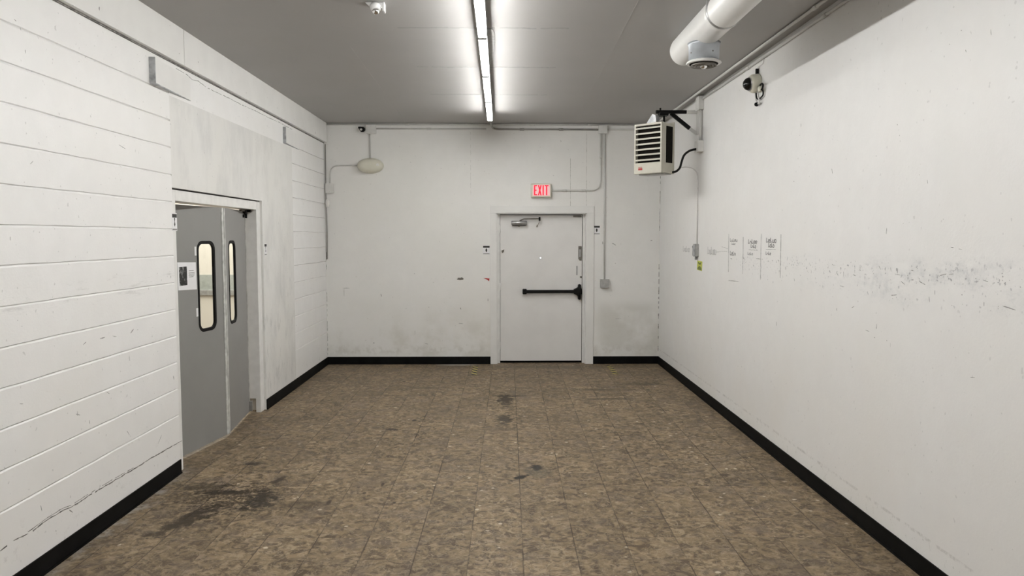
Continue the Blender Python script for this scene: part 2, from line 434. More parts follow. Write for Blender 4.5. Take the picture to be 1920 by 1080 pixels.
MR = [(3.702,2.829,3.702,2.829,0.004),(3.478,2.771,3.473,2.746,0.002),(4.268,2.456,4.268,2.456,0.005),(4.241,2.392,4.241,2.392,0.004),(3.947,2.118,3.941,2.1,0.003),(5.755,2.245,5.755,2.245,0.007),(5.099,2.28,5.089,2.25,0.004),(5.65,2.668,5.649,2.644,0.004),(5.665,2.583,5.665,2.583,0.004),(5.659,2.346,5.659,2.346,0.004),(4.025,2.152,4.025,2.152,0.003),(3.795,2.786,3.795,2.786,0.003),(3.661,2.724,3.656,2.713,0.003),(4.963,1.338,4.962,1.324,0.005),(4.445,1.21,4.445,1.21,0.006),(4.301,1.211,4.301,1.211,0.005),(4.425,1.293,4.429,1.264,0.004),(4.559,1.241,4.512,1.237,0.003),(4.168,1.893,4.168,1.893,0.004),(4.108,1.898,4.108,1.898,0.003),(3.789,1.908,3.789,1.908,0.004),(3.617,1.894,3.617,1.894,0.003),(4.346,1.868,4.349,1.837,0.004),(6.047,1.12,6.045,1.089,0.004),(8.876,1.251,8.876,1.251,0.008),(8.883,0.974,8.883,0.974,0.007),(7.905,0.618,7.905,0.618,0.006),(6.893,0.6,6.893,0.6,0.005),(3.716,1.765,3.694,1.765,0.003),(3.65,1.758,3.625,1.756,0.003),(4.104,1.603,4.104,1.603,0.005),(4.049,1.582,4.049,1.582,0.006),(4.72,1.662,4.72,1.662,0.004),(4.655,1.641,4.653,1.618,0.004),(4.484,1.596,4.484,1.596,0.004),(4.423,1.644,4.396,1.622,0.003),(4.212,1.64,4.211,1.612,0.004),(4.288,1.64,4.281,1.618,0.003),(4.239,1.605,4.181,1.602,0.003),(4.074,1.634,4.047,1.632,0.004),(3.836,1.622,3.802,1.613,0.003),(3.802,1.618,3.743,1.63,0.004),(3.721,1.628,3.685,1.633,0.004),(3.724,1.609,3.724,1.609,0.004),(3.509,1.619,3.509,1.619,0.004),(3.457,1.616,3.418,1.609,0.003),(3.384,1.601,3.384,1.601,0.003),(3.32,1.622,3.32,1.622,0.004),(3.274,1.625,3.274,1.625,0.003),(3.673,1.583,3.673,1.583,0.003),(3.605,1.587,3.605,1.587,0.004),(3.61,1.534,3.61,1.534,0.005),(3.327,1.573,3.327,1.573,0.003),(3.442,1.512,3.441,1.495,0.003),(4.168,1.566,4.128,1.551,0.004),(4.271,1.479,4.208,1.487,0.004),(4.253,1.462,4.253,1.462,0.004),(3.688,1.474,3.688,1.474,0.003),(3.602,1.488,3.602,1.488,0.003),(3.341,1.502,3.341,1.502,0.003),(3.391,1.477,3.391,1.477,0.003),(3.89,1.501,3.883,1.473,0.003),(3.839,1.539,3.838,1.516,0.003),(3.986,1.577,3.929,1.563,0.004),(3.312,1.507,3.224,1.496,0.004),(3.661,1.266,3.661,1.266,0.003),(3.537,1.258,3.537,1.258,0.003),(3.517,1.142,3.485,1.148,0.002),(7.301,1.604,7.25,1.6,0.006),(6.915,1.625,6.884,1.606,0.006),(6.567,1.625,6.458,1.624,0.007),(6.405,1.625,6.405,1.625,0.005),(6.177,1.623,6.164,1.615,0.005),(6.046,1.628,6.022,1.62,0.006),(5.702,1.622,5.702,1.622,0.005),(5.6,1.621,5.6,1.621,0.005),(5.519,1.6,5.519,1.6,0.004),(5.405,1.613,5.405,1.613,0.004),(5.121,1.627,5.121,1.627,0.004),(5.055,1.633,5.03,1.623,0.004),(4.918,1.613,4.918,1.613,0.004),(4.878,1.587,4.876,1.555,0.002),(4.987,1.582,4.953,1.555,0.002),(4.743,1.576,4.706,1.568,0.004),(5.171,1.472,5.171,1.472,0.004),(4.925,1.492,4.863,1.489,0.004),(4.75,1.359,4.715,1.376,0.003),(7.373,1.384,7.024,1.394,0.005),(5.705,1.498,5.693,1.479,0.004)]
ML = [(4.646,3.202,4.645,3.186,0.007),(5.771,3.198,5.771,3.198,0.008),(6.124,3.216,6.124,3.216,0.007),(7.256,3.187,7.256,3.187,0.007),(8.243,3.214,8.243,3.214,0.007),(9.915,3.189,9.913,3.168,0.009),(3.909,2.92,3.921,2.915,0.003),(3.953,2.89,3.957,2.88,0.003),(3.985,2.787,3.988,2.772,0.003),(3.988,2.2,4.011,2.216,0.003),(4.912,2.412,4.994,2.395,0.003),(4.602,1.19,4.651,1.193,0.006),(4.979,1.177,5.017,1.198,0.006),(5.075,1.187,5.075,1.187,0.004),(4.753,1.186,4.792,1.177,0.002),(4.413,1.181,4.442,1.193,0.002),(3.827,1.392,3.827,1.392,0.003),(3.859,1.358,3.859,1.358,0.003),(3.799,1.817,3.798,1.801,0.002),(5.315,0.33,5.378,0.379,0.003),(4.885,0.537,4.911,0.505,0.003),(3.814,0.962,3.839,0.956,0.003),(4.308,0.79,4.35,0.773,0.003),(5.6,0.769,5.608,0.743,0.005),(5.608,1.526,5.607,1.51,0.004),(4.206,0.257,4.236,0.233,0.005),(3.947,0.378,3.954,0.346,0.003),(4.872,3.068,4.872,3.068,0.004),(5.622,3.362,5.622,3.362,0.005),(4.484,2.842,4.484,2.842,0.004),(4.554,2.883,4.554,2.883,0.004),(4.766,2.924,4.766,2.924,0.003),(5.233,3.015,5.233,3.015,0.004),(4.365,3.127,4.365,3.127,0.006),(4.947,1.025,4.952,0.995,0.003),(4.443,0.719,4.448,0.698,0.003),(4.652,0.846,4.683,0.83,0.002),(4.325,0.802,4.323,0.777,0.002),(7.791,0.723,7.791,0.723,0.006),(7.715,0.151,7.714,0.135,0.005),(9.0,0.748,9.0,0.748,0.007),(6.187,2.309,6.187,2.309,0.004)]
MBK = [(-1.702,1.008,-1.695,0.97,0.008),(-1.809,0.307,-1.809,0.307,0.013),(-1.08,0.298,-1.042,0.29,0.008),(-1.023,0.818,-1.023,0.818,0.009),(-0.576,0.81,-0.568,0.787,0.008),(-1.223,1.296,-1.223,1.296,0.008),(1.584,1.727,1.637,1.697,0.008),(1.632,1.44,1.632,1.44,0.008),(2.13,1.765,2.153,1.765,0.008),(1.447,1.75,1.448,1.712,0.008),(-0.181,0.939,-0.181,0.901,0.006),(-2.244,1.092,-2.139,1.092,0.004),(-2.222,1.085,-2.223,0.971,0.004),(-0.6,0.588,-0.539,0.58,0.005),(-0.487,0.274,-0.487,0.274,0.008),(-1.223,0.482,-1.223,0.421,0.004),(0.849,3.156,0.849,3.156,0.008),(0.842,3.171,0.842,3.171,0.008),(1.625,0.646,1.724,0.654,0.004)]
flakes('scuffs', MR, onR, wr, seed=1)
flakes('scuffs', [r for r in ML if r[1] < 3.12], onL, wl, seed=2)
flakes('scuffs', MBK, onB, wb, seed=3)
def ribbon(mb, pts, w, to, rng, gap=0):                     # thin raised irregular line on a wall
    P = []
    for a, b in zip(pts, pts[1:]):
        L = math.hypot(b[0]-a[0], b[1]-a[1]); n = max(1, int(L / .035))
        for k in range(n): P.append((a[0]+(b[0]-a[0])*k/n, a[1]+(b[1]-a[1])*k/n + rng.uniform(-.3, .3)*w))
    P.append(pts[-1])
    for a, b in zip(P, P[1:]):
        if rng.random() < gap: continue
        dx, dz = b[0]-a[0], b[1]-a[1]; l = math.hypot(dx, dz) or 1; nx, nz = -dz/l, dx/l
        wa, wb_ = w * rng.uniform(.25, 1)/2, w * rng.uniform(.25, 1)/2
        v = [mb.V(to(p[0] + s_*nx*q, p[1] + s_*nz*q, .0009)) for p, s_, q in ((a, 1, wa), (b, 1, wb_), (b, -1, wb_), (a, -1, wa))]
        lo = [mb.V(to(p[0] + s_*nx*q, p[1] + s_*nz*q, 0)) for p, s_, q in ((a, 1, wa), (b, 1, wb_), (b, -1, wb_), (a, -1, wa))]
        mb.bm.faces.new(v)
        for k in range(4): mb.bm.faces.new((lo[k], lo[(k+1) % 4], v[(k+1) % 4], v[k]))
rng = random.Random(5)
c = MB(); ribbon(c, [(3.615, 0.271), (3.716, 0.28), (3.831, 0.269), (3.996, 0.279), (4.155, 0.279), (4.223, 0.267), (4.4, 0.269), (4.676, 0.265), (4.951, 0.257), (5.22, 0.257), (5.43, 0.253), (5.714, 0.242)], .009, onL, rng, .10)
ribbon(c, [(y, z + .012) for y, z in [(3.615, 0.271), (3.716, 0.28), (3.831, 0.269), (3.996, 0.279), (4.155, 0.279), (4.223, 0.267), (4.4, 0.269), (4.676, 0.265), (4.951, 0.257), (5.22, 0.257), (5.43, 0.253), (5.714, 0.242)]][2:9], .005, onL, rng, .35)
tag(c.build('crack', 'crack_and_shadow', wl), kind='stuff')
c = MB(); ribbon(c, [(5.81, 3.096), (6.023, 3.09), (6.103, 3.073), (6.231, 3.087), (6.384, 3.07), (6.547, 3.07), (6.926, 3.076), (7.233, 3.073), (7.668, 3.085), (8.103, 3.084), (8.489, 3.092), (8.981, 3.085)], .006, onL, rng, .06); tag(c.build('crack', 'crack_and_shadow', wl), kind='stuff')
c = MB()
ribbon(c, [(.986, 2.25), (.984, 2.92)], .006, onB, rng); ribbon(c, [(1.212, 2.25), (1.211, 3.29)], .006, onB, rng)
ribbon(c, [(-.42, 2.4), (-.42, 3.28)], .003, onB, rng, .3)
tag(c.build('wall_seam', 'seam', wb), kind='stuff')
c = MB(); ribbon(c, [(XR-.006, 1.9), (XR-.006, 3.2)], .008, onB, rng, .45); ribbon(c, [(XR-.006, .15), (XR-.008, 1.5)], .012, onB, rng, .5)
tag(c.build('corner_crack', 'crack_and_shadow', wb), kind='stuff')
c = MB(); ribbon(c, [(XL+.004, .13), (XL+.004, 1.6)], .006, onB, rng, .45)
tag(c.build('corner_crack', 'crack_and_shadow', wb), kind='stuff')
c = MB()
for y_ in (5.78, 7.09, 8.44): ribbon(c, [(-.78, y_), (.52, y_+.01)], .034, onC, rng, .06)  # dim bands across the glow of the lights, painted as darker strips
tag(c.build('ceiling_joint_shade', 'ceiling_seam', bpy.data.objects['ceiling']), kind='stuff')
c = MB(); ribbon(c, [(1.02, 9.6), (.95, 6.2), (.9, 3.8)], .008, onC, rng, .25); ribbon(c, [(-1.3, 9.9), (-1.25, 6.2)], .006, onC, rng, .4)
tag(c.build('ceiling_seam', M['ceiling'], bpy.data.objects['ceiling']), kind='stuff')

# board along the top of the left wall
f = MB()
for a, b in ((YB, 5.857), (5.865, 10.545)): f.box((XL, a, 3.128), (XL+.045, b, H))
f = struct(f.build('trim_1', 'trim', bevel=.002), 'white board along the top of the left wall')
flakes('screw_hole', [r for r in ML if r[1] >= 3.12] + [(8.93, 3.20, 8.93, 3.20, .005), (7.9, 3.26, 7.9, 3.26, .005), (6.9, 3.3, 6.9, 3.3, .004)], lambda y, z, w=0: (XL+.045+w, y, z), f, seed=8)
tag(MB().box((XL, YB, 3.119), (XL+.012, 10.54, 3.128)).build('shadow_strip', 'crack_and_shadow', f), 'dark strip painted as the shadow under the board')  # shade below the projecting board, put in as a dark strip
# plates that once closed beam pockets below that board
def pocket(y0, y1, z0, z1, d, n):
    t = thing('trim_%d' % n, (XL, y0, z0), None, None, None, 'structure')
    mb = MB(); mb.loft([[(XL, y0, z0), (XL+d, y0, z0), (XL+d, y0, z1), (XL, y0, z1)], [(XL, y1, z0), (XL+.002, y1, z0), (XL+.002, y1, z1), (XL, y1, z1)]], smooth=False).build('cover_plate', 'trim', t)
    MB().box((XL, y0-.006, z0-.004), (XL+d+.004, y0, z1+.004)).build('metal_end', 'galv', t)
    mb = MB(); mb.loft([[(XL, y0, z0-.006), (XL+d+.003, y0, z0-.006), (XL+d+.003, y0, z0), (XL, y0, z0)], [(XL, y1, z0-.005), (XL+.003, y1, z0-.005), (XL+.003, y1, z0), (XL, y1, z0)]], smooth=False).build('metal_lip', 'galv', t)
    return t
tag(pocket(5.372, 6.06, 2.900, 3.075, .040, 2), 'white plate with a galvanised end on the left wall, nearer one')
tag(pocket(8.60, 9.25, 2.885, 3.060, .030, 3), 'white plate with a dark metal end on the left wall, far one')

# baseboards
BH = .108
struct(MB().box((XL, YB, 0), (XL+.008, OY0, BH)).box((XL, YB, 0), (XL+.014, OY0, .012)).build('baseboard_left', 'black'))
struct(MB().box((XL, OY1, 0), (XL+.008, D, BH)).box((XL, OY1, 0), (XL+.014, D, .012)).build('baseboard_left', 'black'))
struct(MB().box((XR-.008, YB, 0), (XR, D, BH)).box((XR-.014, YB, 0), (XR, D, .012)).build('baseboard_right', 'black'))
struct(MB().box((XL, D-.008, 0), (-.146, D, BH)).build('baseboard_back', 'black'))
struct(MB().box((1.322, D-.008, 0), (XR, D, BH)).build('baseboard_back', 'black'))

# ---------------------------------------------------------------- exit door in the far wall
t = thing('trim_4', (.58, D, 0), 'white wooden casing around the exit door', None, None, 'structure')
MB().box((-.148, D-.018, 2.150), (1.322, D, 2.252)).build('head_casing', 'trim', t, .003)
MB().box((-.146, D-.014, 0), (X0, D, 2.150)).build('side_casing', 'trim', t, .003)
MB().box((X1, D-.018, 0), (1.322, D, 2.150)).build('side_casing', 'trim', t, .003)
fr = MB()
fr.box((X0, D, 0), (X0+.012, D+.20, DZ)).box((X1-.012, D, 0), (X1, D+.20, DZ)).box((X0, D, DZ-.012), (X1, D+.20, DZ))
fr.box((X0+.012, D+.07, 0), (-.010, D+.09, DZ-.012)).box((1.170, D+.07, 0), (X1-.012, D+.09, DZ-.012))
fr.build('door_frame', 'frame', t)
d1 = thing('door_1', (.58, D+.05, 0), 'white exit door with a black push bar', None, None, 'structure')
YD = D + .095                                   # face of the leaf
MB().box((-.006, YD, .030), (1.165, YD+.045, 2.128)).build('door_leaf', 'door_white', d1, .002)
MB().box((-.006, YD+.004, .004), (1.165, YD+.04, .030)).build('door_sweep', 'black', d1)
MB().box((X0, D+.15, 0), (X1, D+.19, DZ)).build('door_backing', 'gap', d1)
def onD(x, z, w=0): return (x, YD - w, z)
hb = MB()
pb = MB(); pb.box((.345, YD-.062, 1.012), (1.075, YD-.030, 1.060)); bar = pb.build('push_bar', 'black_metal', d1, .012)
MB().box((.312, YD-.075, .998), (.372, YD, 1.074)).build('end_cap', 'black_metal', bar, .012)
lp = MB(); pr = [(1.045, 1.005), (1.085, .985), (1.105, .970), (1.108, .925), (1.135, .918), (1.148, .94), (1.148, .985), (1.160, 1.01), (1.160, 1.065), (1.148, 1.09), (1.148, 1.13), (1.135, 1.142), (1.108, 1.135), (1.105, 1.10), (1.085, 1.085), (1.045, 1.068)]
lp.prism(pr, [], lambda u, v, w: (u, YD - w, v), .070).build('latch_case', 'black_metal', bar, .006)
MB().tube([(1.127, YD-.065, .93), (1.127, YD-.072, 1.13)], .012).build('latch_bar', 'black_metal', bar)
pl = MB().prism([(1.112, 1.500), (1.135, 1.476), (1.158, 1.476), (1.158, 1.684), (1.112, 1.684)], [], lambda u, v, w: (u, YD - w, v), .012).build('latch_guard', 'bronze', d1, .002)
MB().box((1.122, YD-.016, 1.53), (1.150, YD-.010, 1.64)).build('guard_plate', 'box_grey', pl)
MB().box((1.082, YD-.006, 1.270), (1.104, YD, 1.400)).build('pull_plate', 'steel', d1, .002)
MB().lathe([(.014, 0), (.014, .008), (.008, .012)], 16, (1.150, YD, 1.24), (0, -1, 0)).build('lock_cylinder', 'bronze', d1)
pe = MB().lathe([(.017, 0), (.017, .005), (.010, .008)], 16, (.569, YD, 1.515), (0, -1, 0)).build('peephole', 'steel', d1)
MB().lathe([(.010, .0), (.010, .010), (.006, .012)], 16, (.569, YD, 1.515), (0, -1, 0)).build('peephole_lens', 'daylight', pe)
MB().prism([(.010, 1.62), (.022, 1.585), (.045, 1.60), (.050, 1.64), (.035, 1.628)], [], lambda u, v, w: (u, YD - w, v), .015).build('broken_catch', 'bronze', d1)
for z in (.25, 1.1, 1.93): MB().tube([(-.008, YD-.004, z-.055), (-.008, YD-.004, z+.055)], .008).build('hinge', 'frame', d1)
cl = MB()
cl.tube([(.150, YD-.045, 2.014), (.158, YD-.045, 2.014), (.365, YD-.045, 2.014), (.373, YD-.045, 2.014)], [.024, .031, .031, .024], 16); cl = cl.build('door_closer', 'steel', d1)
MB().box((.165, YD-.04, 1.975), (.36, YD, 2.035)).build('closer_bracket', 'gap', cl, .006)
MB().tube([(.262, YD-.045, 1.985), (.262, YD-.045, 1.962)], .010).build('spindle', 'bronze', cl)
MB().tube([(.27, YD-.045, 2.045), (.33, YD-.05, 2.070), (.545, YD-.06, 2.074)], .0085, 8).build('closer_arm', 'bronze', cl)
MB().box((.540, YD-.075, 2.045), (.565, YD-.045, 2.098)).build('arm_joint', 'black_metal', cl, .003)
MB().tube([(.552, YD-.060, 2.05), (.545, YD-.055, 2.02), (.520, YD-.03, 1.965)], .004, 6).build('loose_arm', 'bronze', cl)
MB().tube([(.522, YD-.035, 1.985), (.514, YD-.03, 1.955)], .009, 8).build('loose_bolt', 'bronze', cl)
MB().box((1.035, YD-.02, 2.098), (1.155, YD, 2.120)).build('door_contact', 'bronze', d1, .003)
MB().box((.90, YD-.012, 2.108), (1.00, YD, 2.122)).build('closer_shoe', 'paper', d1)

# ---------------------------------------------------------------- double swing doors in the left wall
t = thing('trim_5', (XL, 6.73, 0), 'white steel frame around the grey double doors', None, None, 'structure')
FX = XL - .018
MB().box((FX-.17, OY0, 0), (FX, 5.768, 2.176)).build('jamb', 'frame', t, .003)
MB().box((FX-.17, 7.662, .145), (FX, 7.772, 2.176)).box((FX-.05, 7.662, 0), (FX, 7.772, .145)).build('jamb', 'frame', t, .003)
MB().box((FX-.17, 5.768, 2.092), (FX, 7.662, 2.176)).build('head', 'frame', t, .003)
MB().box((FX-.17, OY0, 2.176), (FX-.03, OY1, OZ)).build('head_gap', 'gap', t)
MB().box((FX-.16, 7.772, 0), (FX-.004, OY1, OZ)).build('jamb_filler', 'plaster', t)
def rrect(u0, u1, v0, v1, r, n=7):
    P = []
    for cx, cy, a0 in ((u1-r, v1-r, 0), (u0+r, v1-r, 90), (u0+r, v0+r, 180), (u1-r, v0+r, 270)):
        for k in range(n): a = R(a0 + 90*k/(n-1)); P.append((cx + r*math.cos(a), cy + r*math.sin(a)))
    return P
def swing_leaf(hinge, tip, name, label):
    hx, hy = hinge; tx, ty = tip
    Lw = math.hypot(tx-hx, ty-hy); e = Vector(((tx-hx)/Lw, (ty-hy)/Lw, 0)); nrm = Vector((e.y, -e.x, 0))
    if nrm.x < 0: nrm = -nrm                     # towards the room
    o = Vector((hx, hy, 0))
    to = lambda u, v, w=0: tuple(o + e*u + nrm*w + Vector((0, 0, v)))
    d = thing(name, (hx, hy, 0), label, None, None, 'structure')
    win = (Lw-.425, Lw-.145, 1.003, 1.783)
    MB().prism([(.01, .020), (Lw-.030, .020), (Lw-.030, 2.078), (.01, 2.078)], [rrect(win[0]+.02, win[1]-.02, win[2]+.02, win[3]-.02, .062)], lambda u, v, w: to(u, v, w-.007), .014).build('door_leaf', 'door_grey', d)
    mb = MB(); mb.prism([(Lw-.030, .020), (Lw, .020), (Lw, 2.078), (Lw-.030, 2.078)], [], lambda u, v, w: to(u, v, w-.014), .028); mb.build('edge_strip', 'edge', d, .003)
    ga = MB().prism(rrect(*win, .078), [rrect(win[0]+.028, win[1]-.028, win[2]+.028, win[3]-.028, .052)], lambda u, v, w: to(u, v, w-.010), .020).build('window_gasket', 'rubber', d, .003)
    MB().prism(rrect(win[0]+.022, win[1]-.022, win[2]+.022, win[3]-.022, .058), [], lambda u, v, w: to(u, v, w-.003), .006).build('pane', 'glass', ga)
    return d, to, Lw
d2, to2, L2 = swing_leaf((-2.600, 7.622), (-2.497, 6.757), 'door_2', 'grey swing door leaf with a tall oval window, farther of the pair')
d3, to3, L3 = swing_leaf((-2.660, 5.800), (-2.497, 6.745), 'door_3', 'grey swing door leaf with a paper notice, nearer of the pair')
def obox(to, u0, u1, v0, v1, w0, w1):
    mb = MB(); mb.loft([[to(u0, v0, w), to(u1, v0, w), to(u1, v1, w), to(u0, v1, w)] for w in (w0, w1)], smooth=False); return mb
hh = MB()
for a in ((0, .045, 2.045, 2.088, -.02, .035), (.05, .09, 2.055, 2.085, .007, .04), (-.02, .03, 2.066, 2.09, .02, .07), (.015, .035, 2.005, 2.045, .015, .035), (.075, .10, 2.01, 2.04, .007, .025)):
    q = obox(to2, *a); q.bm.verts.ensure_lookup_table()
    me = bpy.data.meshes.new('tmp'); q.bm.to_mesh(me); hh.bm.from_mesh(me); bpy.data.meshes.remove(me); q.bm.free()
hh.build('top_hinge', 'black_metal', d2, .004)
obox(to2, .090, .24, 2.070, 2.084, .007, .03).build('closer_arm', 'bronze', d2)
obox(to2, 0, .018, .025, .13, .007, .04).build('bottom_hinge', 'steel', d2, .002)
obox(to2, -.012, .0, .020, 2.07, -.010, .012).build('hinge_stile', 'edge', d2)
tag(d3, None)
def on3(u, v, w=0): return to3(u, v, .0071 + w)
# adjoining room seen through the door windows
AX0, AY0, AY1, AH = -7.6, 4.6, 13.0, 3.1
struct(MB().box((AX0, AY0, -FT), (XL-.2, AY1+.1, 0)).build('floor', 'floor'), 'floor of the room beyond the double doors')
struct(MB().box((AX0, AY0, AH), (XL-.2, AY1, AH+.1)).build('ceiling', 'ceiling'), 'ceiling of the room beyond the double doors')
w2 = MB().box((AX0, AY1, 0), (XL-.2, AY1+.1, AH)).build('wall_north', 'cream_wall'); struct(w2, 'cream wall seen through the door windows')
struct(MB().box((AX0-.1, AY0, 0), (AX0, AY1+.1, AH)).build('wall_west', 'cream_wall'), 'cream side wall beyond the double doors')
struct(MB().box((AX0, AY0-.1, 0), (XL-.2, AY0, AH)).build('wall_south', 'cream_wall'), 'cream wall beyond the double doors, near side')
MB().box((XL-.22, D+.25, 0), (XL-.2, AY1, AH)).build('wall_facing', 'cream_wall', w2)
tr = thing('trim_6', (-5.1, AY1, .9), 'grey rail on the cream wall beyond the doors', None, None, 'structure')
MB().box((AX0, AY1-.05, .80), (XL-.25, AY1, .90)).build('rail', 'box_grey', tr, .01)
MB().box((AX0, AY1-.015, .90), (XL-.25, AY1, 1.16)).build('rail_board', 'rail', tr)
ld = bpy.data.lights.new('next_room_fill', 'AREA'); ld.energy = NEXT_ROOM_WATTS; ld.shape = 'RECTANGLE'; ld.size = 1.2; ld.size_y = 5; ld.color = (1, .97, .90)  # added area light so the next room looks lit; its fixtures are unseen
lo = bpy.data.objects.new('next_room_fill', ld); COL.objects.link(lo); lo.location = (-4.9, 10.2, AH-.05)

# paper notice and tape tabs on the nearer leaf
u0 = L3 - .700
t = thing('paper_notice', to3(u0, 1.37, .018), 'white paper notice with a dark photo taped on the grey swing door', 'notice')
mb = MB(); mb.loft([[on3(u0, 1.385, w), on3(u0+.262, 1.375, w), on3(u0+.256, 1.604, w), on3(u0-.004, 1.612, w)] for w in (0, .0012)], smooth=False); mb.build('sheet', 'paper', t)
mb = MB(); mb.loft([[on3(u0+.018, 1.418, w), on3(u0+.125, 1.420, w), on3(u0+.125, 1.574, w), on3(u0+.016, 1.572, w)] for w in (.0013, .0018)], smooth=False); mb.build('printed_photo', 'photo', t)
tx = MB()
for k, (a, b, v) in enumerate(((.150, .222, 1.534), (.148, .232, 1.516), (.152, .236, 1.505), (.148, .228, 1.494), (.155, .215, 1.483))):
    tx.loft([[on3(u0+a, v, w), on3(u0+b, v, w), on3(u0+b, v+.0045, w), on3(u0+a, v+.0045, w)] for w in (.0013, .0016)], smooth=False)
tag(tx.build('printed_text', 'ink_grey', t), kind='stuff')
for nm, v0, v1, lb in (('tape_tab', 1.66, 1.735, 'upper white tape tab left of the window on the grey swing door'), ('tape_tab', 1.145, 1.215, 'lower white tape tab left of the window on the grey swing door')):
    mb = MB(); mb.loft([[on3(L3-.455, v0, w), on3(L3-.428, v0, w), on3(L3-.428, v1, w), on3(L3-.456, v1, w)] for w in (0, .001)], smooth=False)
    tag(mb.build(nm, 'paper'), lb, 'tape')

# ---------------------------------------------------------------- ceiling strip lights
TZ = 3.296
SY = 5.64
def strip_light():
    t = thing('strip_light', (-.134, SY, H), 'fluorescent strip light on the ceiling', 'ceiling light', 'strip lights in one row on the ceiling')
    x = -.134; y0, y1 = SY, SY + 1.312
    mb = MB(); mb.loft([[(x-.030, y, H), (x+.030, y, H), (x+.037, y, 3.318), (x+.034, y, 3.310), (x-.034, y, 3.310), (x-.037, y, 3.318)] for y in (y0+.003, y1-.003)], smooth=False)
    mb.build('housing', 'housing', t)
    for sx in (-.0155, .0155):
        MB().tube([(x+sx, y0+.028, TZ), (x+sx, y1-.028, TZ)], .0138, 12).build('lamp_tube', 'tube', t)
    for yy in (y0+.003, y1-.028):
        MB().box((x-.032, yy, TZ-.017), (x+.032, yy+.025, 3.312)).build('lamp_holder', 'housing', t, .005)
    return t
L0 = strip_light()
pitch = 1.318
labels = {0: 'lit strip light with its flared shadow added as a grey plate, second of the ceiling row from the viewer', 1: 'lit strip light on the ceiling, second from the far wall', 2: 'lit strip light on the ceiling nearest the far wall',
          -1: 'lit strip light on the ceiling at the top edge of the photo'}
for k in range(-4, 3):
    o = L0 if k == 0 else copy_tree(L0)
    o.location = (-.134, SY + pitch * k, H)
    o['label'] = labels.get(k, 'lit strip light of the same row, on the ceiling behind the viewer')
mb = MB(); mb.loft([[(-.134-w0, y, H-.006), (-.134+w1, y, H-.006), (-.134+w1, y, H), (-.134-w0, y, H)] for y, w0, w1 in ((5.80, .056, .075), (5.90, .066, .088), (6.2, .068, .088), (6.6, .060, .070), (6.94, .046, .050))], smooth=False)
mb.build('shadow_plate', 'box_grey', L0)  # flat grey sheet in place of the shadow this fixture casts on the ceiling

# ---------------------------------------------------------------- exit sign
t = thing('exit_sign', (.570, D, 2.466), 'lit red and white EXIT sign on the wall above the door', 'exit sign')
MB().box((.424, D-.058, 2.368), (.716, D, 2.566)).build('housing', 'cream', t, .016)
fc = MB().box((.452, D-.062, 2.392), (.692, D-.055, 2.546)).build('sign_face', 'exit_face', t, .004)
tx = MB()
def LB(x, z, w, h): tx.box((x, D-.066, z), (x+w, D-.061, z+h))
zb, hh_ = 2.398, .142; s = .018
x = .468; LB(x, zb, s, hh_); LB(x+s, zb, .026, s*.9); LB(x+s, zb+hh_-s*.9, .026, s*.9); LB(x+s, zb+hh_/2-s*.4, .018, s*.8)
x = .522
for a, b in (((0, 0), (.036, hh_)), ((.036, 0), (0, hh_))):
    tx.loft([[(x+a[0], D-.066, zb+a[1]), (x+a[0]+s, D-.066, zb+a[1]), (x+a[0]+s, D-.061, zb+a[1]), (x+a[0], D-.061, zb+a[1])], [(x+b[0], D-.066, zb+b[1]), (x+b[0]+s, D-.066, zb+b[1]), (x+b[0]+s, D-.061, zb+b[1]), (x+b[0], D-.061, zb+b[1])]], smooth=False)
LB(.588, zb, s, hh_)
LB(.618, zb+hh_-s*.9, .054, s*.9); LB(.636, zb, s, hh_-s*.9)
tx.build('lettering', 'exit_red', fc)

# ---------------------------------------------------------------- conduits, boxes
def conduit(pts, r, mat, label, fillet=.08, couplings=(), name='conduit', cat='conduit', straps=()):
    o = MB().tube(pts, r, 10, fillet)
    for p, ax in couplings:
        a = Vector(p) - Vector(ax)*.03; b = Vector(p) + Vector(ax)*.03; o.tube([a, b], r*1.35, 10)
    return tag(o.build(name, mat), label, cat)
yb = D - .014
conduit([(-1.735, yb, 3.325), (-.20, yb, 3.322)], .011, 'pipe', 'lower white conduit on the far wall, left of the strip light', 0, [((-1.0, yb, 3.323), (1, 0, 0))])
conduit([(-.134, 9.59, 3.335), (-.134, 10.2, 3.345), (-.11, yb-.005, 3.335), (-.05, yb, 3.320), (1.373, yb, 3.318)], .013, 'pipe_grey', 'grey conduit dropping from the strip light and running to the square box', .12, [((.30, yb, 3.3185), (1, 0, 0)), ((.85, yb, 3.318), (1, 0, 0))])
conduit([(1.494, yb, 3.32), (XR-.015, yb, 3.32)], .011, 'pipe', 'short white conduit on the far wall, right of the square box', 0)
conduit([(XL+.05, yb, 3.383), (2.10, yb, 3.383)], .012, 'pipe', 'long upper white conduit under the ceiling along the far wall', 0,
        [((-1.30, yb, 3.383), (1, 0, 0)), ((.45, yb, 3.383), (1, 0, 0)), ((1.25, yb, 3.383), (1, 0, 0))])
conduit([(2.10, yb, 3.383), (2.155, yb, 3.383), (2.155, yb-.06, 3.384), (2.155, 8.9, 3.385), (2.155, YB+.05, 3.385)], .012, 'pipe', 'long white conduit on the ceiling beside the right wall', .04,
        [((2.155, 5.19, 3.385), (0, 1, 0))])
